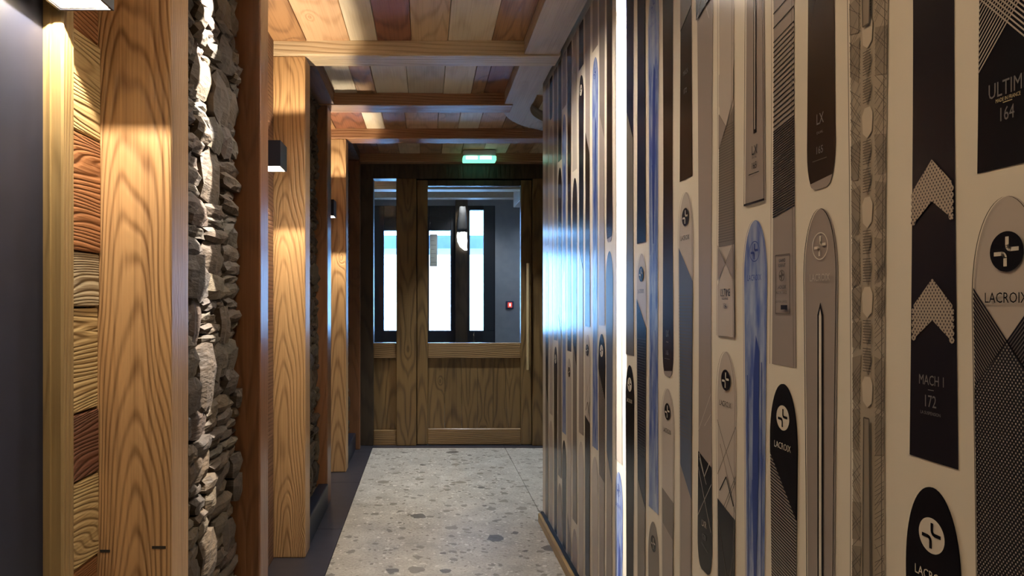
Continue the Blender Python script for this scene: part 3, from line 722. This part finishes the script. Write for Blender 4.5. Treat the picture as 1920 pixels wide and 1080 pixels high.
# ------------------------------------------------------------------ entrance door
d1 = bx('door_1', (-.549, 1.05, YD, YD + .12, 2.2, ZB), W_DOORD, kind='structure')
def dbox(name, x0, x1, z0, z1, y0, y1, mat, bev=.004, label=None): return bx(name, (x0, x1, y0, y1, z0, z1), mat, d1, bev=bev, label=label)
dbox('door_frame', -.549, -.439, 0, 2.2, YD, YD + .12, W_DOORD)
dbox('door_frame', -.25, -.085, 0, 2.2, YD - .005, YD + .115, W_DOOR)
dbox('door_frame', .872, 1.05, 0, 2.2, YD - .005, YD + .115, W_DOOR)
dbox('door_rebate', -.10, -.06, 0, 2.2, YD + .07, YD + .112, W_DOORD); dbox('door_rebate', .85, .89, 0, 2.2, YD + .07, YD + .112, W_DOORD); dbox('door_rebate', -.08, .867, 2.175, 2.21, YD + .07, YD + .112, W_DOORD)
# side light
dbox('door_rail', -.439, -.25, .72, .846, YD + .01, YD + .09, W_DOORX)
dbox('door_rail', -.439, -.25, 0.0, .125, YD + .01, YD + .09, W_DOORX)
dbox('door_panel', -.439, -.345, .125, .72, YD + .045, YD + .07, W_DOOR, .002); dbox('door_panel', -.345, -.25, .125, .72, YD + .045, YD + .07, W_DOOR, .002)
dbox('window_pane', -.439, -.25, .846, 2.2, YD + .05, YD + .056, M_GLASS, 0)
# leaf
dbox('door_stile', -.080, .009, .006, 2.19, YD + .012, YD + .067, W_DOOR)
dbox('door_stile', .777, .867, .006, 2.19, YD + .012, YD + .067, W_DOOR)
dbox('door_rail', .009, .777, .72, .846, YD + .012, YD + .067, W_DOORX)
dbox('door_rail', .009, .777, .006, .138, YD + .012, YD + .067, W_DOORX)
dbox('door_rail', .009, .777, 2.142, 2.19, YD + .012, YD + .067, W_DOORD)
xs = [.009, .15, .29, .42, .55, .66, .777]
for a, c in zip(xs[:-1], xs[1:]): dbox('door_panel', a + .0005, c - .0005, .138, .72, YD + .04, YD + .055, W_DOOR, .002)
dbox('window_pane', .009, .777, .846, 2.142, YD + .036, YD + .042, M_GLASS, 0)
bm = bmesh.new(); cyl(bm, (.828, YD - .045, .63), (.828, YD - .045, 1.50), .013, n=14)
hd = link('pull_handle', bm, M_BRASS, d1, label='tall brass pull bar', smooth=False)
for z in (.74, 1.40):
    bm = bmesh.new(); cyl(bm, (.828, YD + .014, z), (.828, YD - .045, z), .007, n=10); o = link('handle_post', bm, M_BRASS, hd)

# ------------------------------------------------------------------ vestibule
bx('wall_vestibule', (.80, XE, YW, YW + .12, 0, 2.6), M_PLASTER, kind='structure')
bx('wall_vestibule', (-1.0, .80, YW, YW + .12, 2.31, 2.6), M_PLASTER, kind='structure')
bx('wall_vestibule', (-1.0, -.62, YW, YW + .12, 0, 2.31), M_PLASTER, kind='structure')
bx('wall_vestibule', (-1.1, -1.0, YD, YW + .12, 0, 2.6), M_PLASTER, kind='structure')
bx('wall_vestibule', (XE, XE + .1, YD + .12, YW + .12, 0, 2.6), M_PLASTER, kind='structure')
bx('ceiling_vestibule', (-1.1, XE + .1, YD + .1, YW + .12, 2.44, 2.6), CEILW['tan'], kind='structure')
w1 = bx('window_1', (-.62, .80, YW, YW + .09, 0, .85), M_FRAME, kind='structure')
def wbox(name, x0, x1, z0, z1, y0=YW, y1=YW + .09, mat=None, label=None): return bx(name, (x0, x1, y0, y1, z0, z1), mat or M_FRAME, w1, bev=.004 if mat is None else 0, label=label)
for x0, x1 in ((-.62, -.50), (-.08, .03), (.28, .34), (.47, .505), (.665, .80)): wbox('window_mullion', x0, x1, .85, 2.31)
wbox('window_rail', -.50, -.08, 2.02, 2.31); wbox('window_rail', .03, .28, 2.02, 2.31); wbox('window_rail', .505, .665, 2.26, 2.31)
for x0, x1 in ((-.50, -.08), (.03, .28)): wbox('window_pane', x0, x1, .85, 2.02, YW + .04, YW + .046, M_GLASS)
wbox('window_pane', .505, .665, .85, 2.26, YW + .04, YW + .046, M_GLASS)
# boarded pillar between the panes
pl = bx('pillar', (.335, .475, YW - .06, YW + .05, 0, 2.44), W_DOORD); tag(pl, 'dark timber pillar between the vestibule windows', 'pillar')
# beams of the vestibule
o = bx('vestibule_beam', (-1.0, .95, 6.25, 6.40, 2.20, 2.44), W_BEAM, bev=.006); tag(o, 'pale cross beam seen through the top of the door glass', 'beam')
o = bx('vestibule_beam', (-1.0, XE, 7.62, 7.77, 2.33, 2.44), W_HEAD, bev=.006); tag(o, 'grey cross beam just before the vestibule windows', 'beam')
o = bx('vestibule_beam', (.95, 1.12, YD + .13, 7.6, 2.22, 2.44), W_HEAD, bev=.006); tag(o, 'whitewashed beam running into the vestibule over the grey wall', 'beam')
# rough wall lamp on the pillar
lamp = thing('wall_lamp', (.405, YW - .10, 1.8), 'rough dark wall lamp with glowing ragged end on the vestibule pillar', 'lamp')
bm = bmesh.new(); n = 14; rings = []
for k, (z, r, dx) in enumerate(((2.28, .036, .008), (2.2, .044, .006), (2.1, .052, .0), (2.03, .058, .0), (1.99, .060, .002))):
    rings.append([bm.verts.new((.405 + dx + r * math.cos(2 * math.pi * j / n) * R.uniform(.92, 1.08), YW - .112 + r * .9 * math.sin(2 * math.pi * j / n), z + R.uniform(-.006, .006))) for j in range(n)])
for a, c in zip(rings[:-1], rings[1:]):
    for j in range(n): bm.faces.new((a[j], a[(j + 1) % n], c[(j + 1) % n], c[j]))
bm.faces.new(rings[0]); bm.faces.new(rings[-1][::-1])
link('lamp_shade', bm, flat('bark_dark', (.06, .065, .075), .9, noise=.7), lamp, smooth=True)
bm = bmesh.new(); rings = []
for k, (z, r, dx) in enumerate(((1.985, .056, .002), (1.93, .058, .004), (1.88, .056, .006), (1.83, .040, .016), (1.79, .018, .045))):
    rings.append([bm.verts.new((.405 + dx + r * math.cos(2 * math.pi * j / n) * R.uniform(.9, 1.1), YW - .112 + r * .9 * math.sin(2 * math.pi * j / n), z + R.uniform(-.012, .012))) for j in range(n)])
for a, c in zip(rings[:-1], rings[1:]):
    for j in range(n): bm.faces.new((a[j], a[(j + 1) % n], c[(j + 1) % n], c[j]))
bm.faces.new(rings[0]); bm.faces.new(rings[-1][::-1])
link('lamp_glow', bm, flat('lamp_glow', (.8, .8, .75), .6, emit=(1, .95, .86), es=3.0), lamp, smooth=True)
# call point, notice
cp = thing('fire_call_point', (.97, YW, 1.15), 'small red fire call point on a dark plate on the grey wall', 'alarm')
bx('back_plate', (.925, 1.015, YW - .012, YW, 1.105, 1.195), flat('plate_blue', (.05, .06, .16), .5), cp, bev=.003)
bx('button_face', (.945, .995, YW - .03, YW - .012, 1.12, 1.18), flat('alarm_red', (.5, .03, .03), .4, emit=(1, .12, .08), es=.5), cp, bev=.003)
bx('indicator', (.962, .978, YW - .034, YW - .03, 1.135, 1.168), flat('alarm_lamp', (.9, .8, .8), .4, emit=(1, .85, .85), es=1.5), cp)
nt = thing('window_notice', (.09, YW + .03, 1.6), 'pale paper notice stuck on the middle vestibule window', 'notice')
bx('notice_sheet', (.035, .125, YW + .036, YW + .0385, 1.6, 1.98), flat('paper_sheet', (.62, .68, .66), .8), nt)
for k in range(6): bx('notice_line', (.05, .11 - .02 * (k % 2), YW + .0352, YW + .036, 1.65 + k * .05, 1.655 + k * .05), flat('notice_ink_%d' % k, (.3, .34, .36), .8), nt)
# outside
bx('ground_outside', (-9, 9, YW + .3, 24, -.4, -.15), M_SNOW, kind='structure')
bx('balcony_outside', (-5, 5, 9.0, 10.2, 1.88, 2.05), M_CONC, kind='structure')

# daylight is guided through the panes by sampling portals
for x0, x1, z0, z1 in ((-.50, -.08, .85, 2.02), (.03, .28, .85, 2.02), (.505, .665, .85, 2.26)):
    l = bpy.data.lights.new('window_portal', 'AREA'); l.shape = 'RECTANGLE'; l.size = x1 - x0; l.size_y = z1 - z0; l.cycles.is_portal = True
    o = bpy.data.objects.new('window_portal', l); COL.objects.link(o); o.location = ((x0 + x1) / 2, YW + .1, (z0 + z1) / 2); o.rotation_euler = (math.radians(-90), 0, 0)

# ------------------------------------------------------------------ exit sign
ex = thing('exit_sign', (.435, 5.5, ZC), 'small ceiling exit light with a green glowing lower edge above the entrance door', 'sign')
bm = bmesh.new(); box(bm, .290, .545, 5.46, 5.56, 2.335, 2.382, bev=.004); link('housing', bm, flat('sign_grey', (.6, .61, .66), .5), ex)
M_GREEN = flat('sign_green', (.3, .9, .6), .4, emit=(.25, 1, .62), es=.9)
bm = bmesh.new(); box(bm, .286, .549, 5.455, 5.565, 2.296, 2.335, bev=.006); link('light_panel', bm, M_GREEN, ex)
M_GW = flat('sign_white', (.9, 1, .95), .4, emit=(.85, 1, .94), es=1.6)
for x in (.355, .465): bx('light_tube', (x - .045, x + .045, 5.4535, 5.455, 2.306, 2.332), M_GW, ex)
# ------------------------------------------------------------------ wall lamps
def sconce(y0, y1, label, z0=1.735, z1=1.84, x0=-.70):
    x1 = x0 + .105; t = thing('wall_sconce', (x0, (y0 + y1) / 2, z0), label, 'lamp', 'up and down wall lamps')
    w = .005
    bm = bmesh.new()
    for d in ((x0, x0 + w, y0, y1), (x1 - w, x1, y0, y1), (x0 + w, x1 - w, y0, y0 + w), (x0 + w, x1 - w, y1 - w, y1)): box(bm, *d, z0, z1)
    link('lamp_housing', bm, M_BLACK, t)
    bm = bmesh.new(); e = .0015
    a, b2, c, d = x0 + w, x1 - w, y0 + w, y1 - w
    for q in ((a, a + e, c, d), (b2 - e, b2, c, d), (a + e, b2 - e, c, c + e), (a + e, b2 - e, d - e, d)): box(bm, *q, z0 + .003, z1 - .003)
    link('lamp_lining', bm, M_LAMPIN, t, label='white inner lining')
    bm = bmesh.new(); bmesh.ops.create_icosphere(bm, subdivisions=2, radius=.009, matrix=Matrix.Translation(((x0 + x1) / 2, (y0 + y1) / 2, (z0 + z1) / 2)))
    link('lamp_bulb', bm, flat('bulb_' + str(round(y0, 1)).replace('.', '_'), (1, 1, 1), .5, emit=(1, .80, .52), es=20), t, smooth=True)
    l = bpy.data.lights.new('sconce_lamp', 'POINT'); l.energy = SCONCE_W; l.color = (1, .82, .59); l.shadow_soft_size = .004
    o = bpy.data.objects.new('sconce_lamp', l); COL.objects.link(o); o.location = ((x0 + x1) / 2 + .02, (y0 + y1) / 2, (z0 + z1) / 2)
    bx('lamp_back_plate', (x0 - .006, x0, y0 + .01, y1 - .01, z0 + .01, z1 - .01), M_BLACK, t)
    return t
sconce(1.19, 1.32, 'black wall lamp glowing at the top left corner beside the dark room door')
sconce(2.82, 2.95, 'black box wall lamp in front of the broad honey-coloured post')
sconce(4.44, 4.57, 'farthest black wall lamp, in front of the last honey-coloured post')
sconce(6.0, 6.13, 'unseen black wall lamp added in the vestibule to warm the cross beam', x0=-.994)  # added lamp, out of view, throws warm light up onto the vestibule beam
sconce(-.42, -.29, 'black wall lamp behind the viewpoint, by the previous room door')

# ceiling slit projector: two close blades let out a thin vertical sheet of light across both walls
sl = thing('slit_projector', (0, 2.108, ZC), 'thin black slit light hanging under the boards before the pale cross beam', 'lamp')
ang = math.atan2(.26, 1.24); ca, sa = math.cos(ang), math.sin(ang)
for sg in (-1, 1):
    bm = bmesh.new(); box(bm, -.05, .05, sg * .0042 if sg > 0 else -.0062, .0062 if sg > 0 else -.0042, -.25, 0)
    bmesh.ops.transform(bm, matrix=Matrix.Translation((0, 2.108, ZC)) @ Matrix.Rotation(ang, 4, 'Z'), verts=bm.verts); link('blade', bm, M_BLACK, sl)
ld = bpy.data.lights.new('slit_lamp', 'POINT'); ld.energy = SLOT_W; ld.shadow_soft_size = .0006; ld.color = (1, .96, .90)
lo = bpy.data.objects.new('slit_lamp', ld); COL.objects.link(lo); lo.location = (0, 2.108, ZC - .03)

# ceiling spots: real before the exit light and above the wall lamp, others added fill
def downlight(x, y, z, power, col, label, size=120):
    t = thing('ceiling_spot', (x, y, z), label, 'lamp')
    bm = bmesh.new(); n = 20
    a = [bm.verts.new((x + .04 * math.cos(2 * math.pi * k / n), y + .04 * math.sin(2 * math.pi * k / n), z - .004)) for k in range(n)]
    c = [bm.verts.new((x + .030 * math.cos(2 * math.pi * k / n), y + .030 * math.sin(2 * math.pi * k / n), z - .004)) for k in range(n)]
    for k in range(n): bm.faces.new((a[k], a[(k + 1) % n], c[(k + 1) % n], c[k]))
    link('spot_rim', bm, M_WHITE, t)
    l = bpy.data.lights.new('spot_lamp', 'SPOT'); l.energy = power; l.color = col; l.spot_size = math.radians(size); l.spot_blend = .6; l.shadow_soft_size = .03
    o = bpy.data.objects.new('spot_lamp', l); COL.objects.link(o); o.location = (x, y, z - .012); o.parent = None
WARM = (1, .80, .56)
downlight(.05, .2, ZC, .6 * DOWN_W, WARM, 'unseen ceiling spot added by the viewpoint for ambient light')  # added fill for the near corridor
downlight(.05, -1.0, ZC, DOWN_W, WARM, 'unseen ceiling spot added far behind the viewpoint for ambient light')  # added fill, lifts the ambient level from behind
downlight(1.55, 4.9, ZC, 25, (1, .95, .88), 'unseen ceiling spot added to brighten the lobby floor beyond the rounded header')  # added source, brightens the floor right of the door
downlight(.42, 7.85, 2.44, 14, (1, .93, .8), 'recessed vestibule spot above the rough wall lamp', 100)
downlight(.42, 5.2, ZC, 95, (.86, .93, 1), 'tiny ceiling spot in view just before the exit light', 76)
downlight(.0, 1.15, ZC, .5 * DOWN_W, WARM, 'unseen ceiling spot added above the viewpoint to brighten the printed wall', 140)  # added fill for the near printed wall and floor
downlight(.12, 2.6, ZC, 1.9 * DOWN_W, (1, .92, .80), 'unseen ceiling spot added before the pale cross beam to brighten the printed wall', 140)  # added fill, lightens the lower far stretch of printed wall
downlight(1.5, 7.2, 2.44, 30, (.80, .90, 1), 'unseen vestibule spot added to brighten the grey wall', 150)  # added cool fill so the grey plaster reads lighter
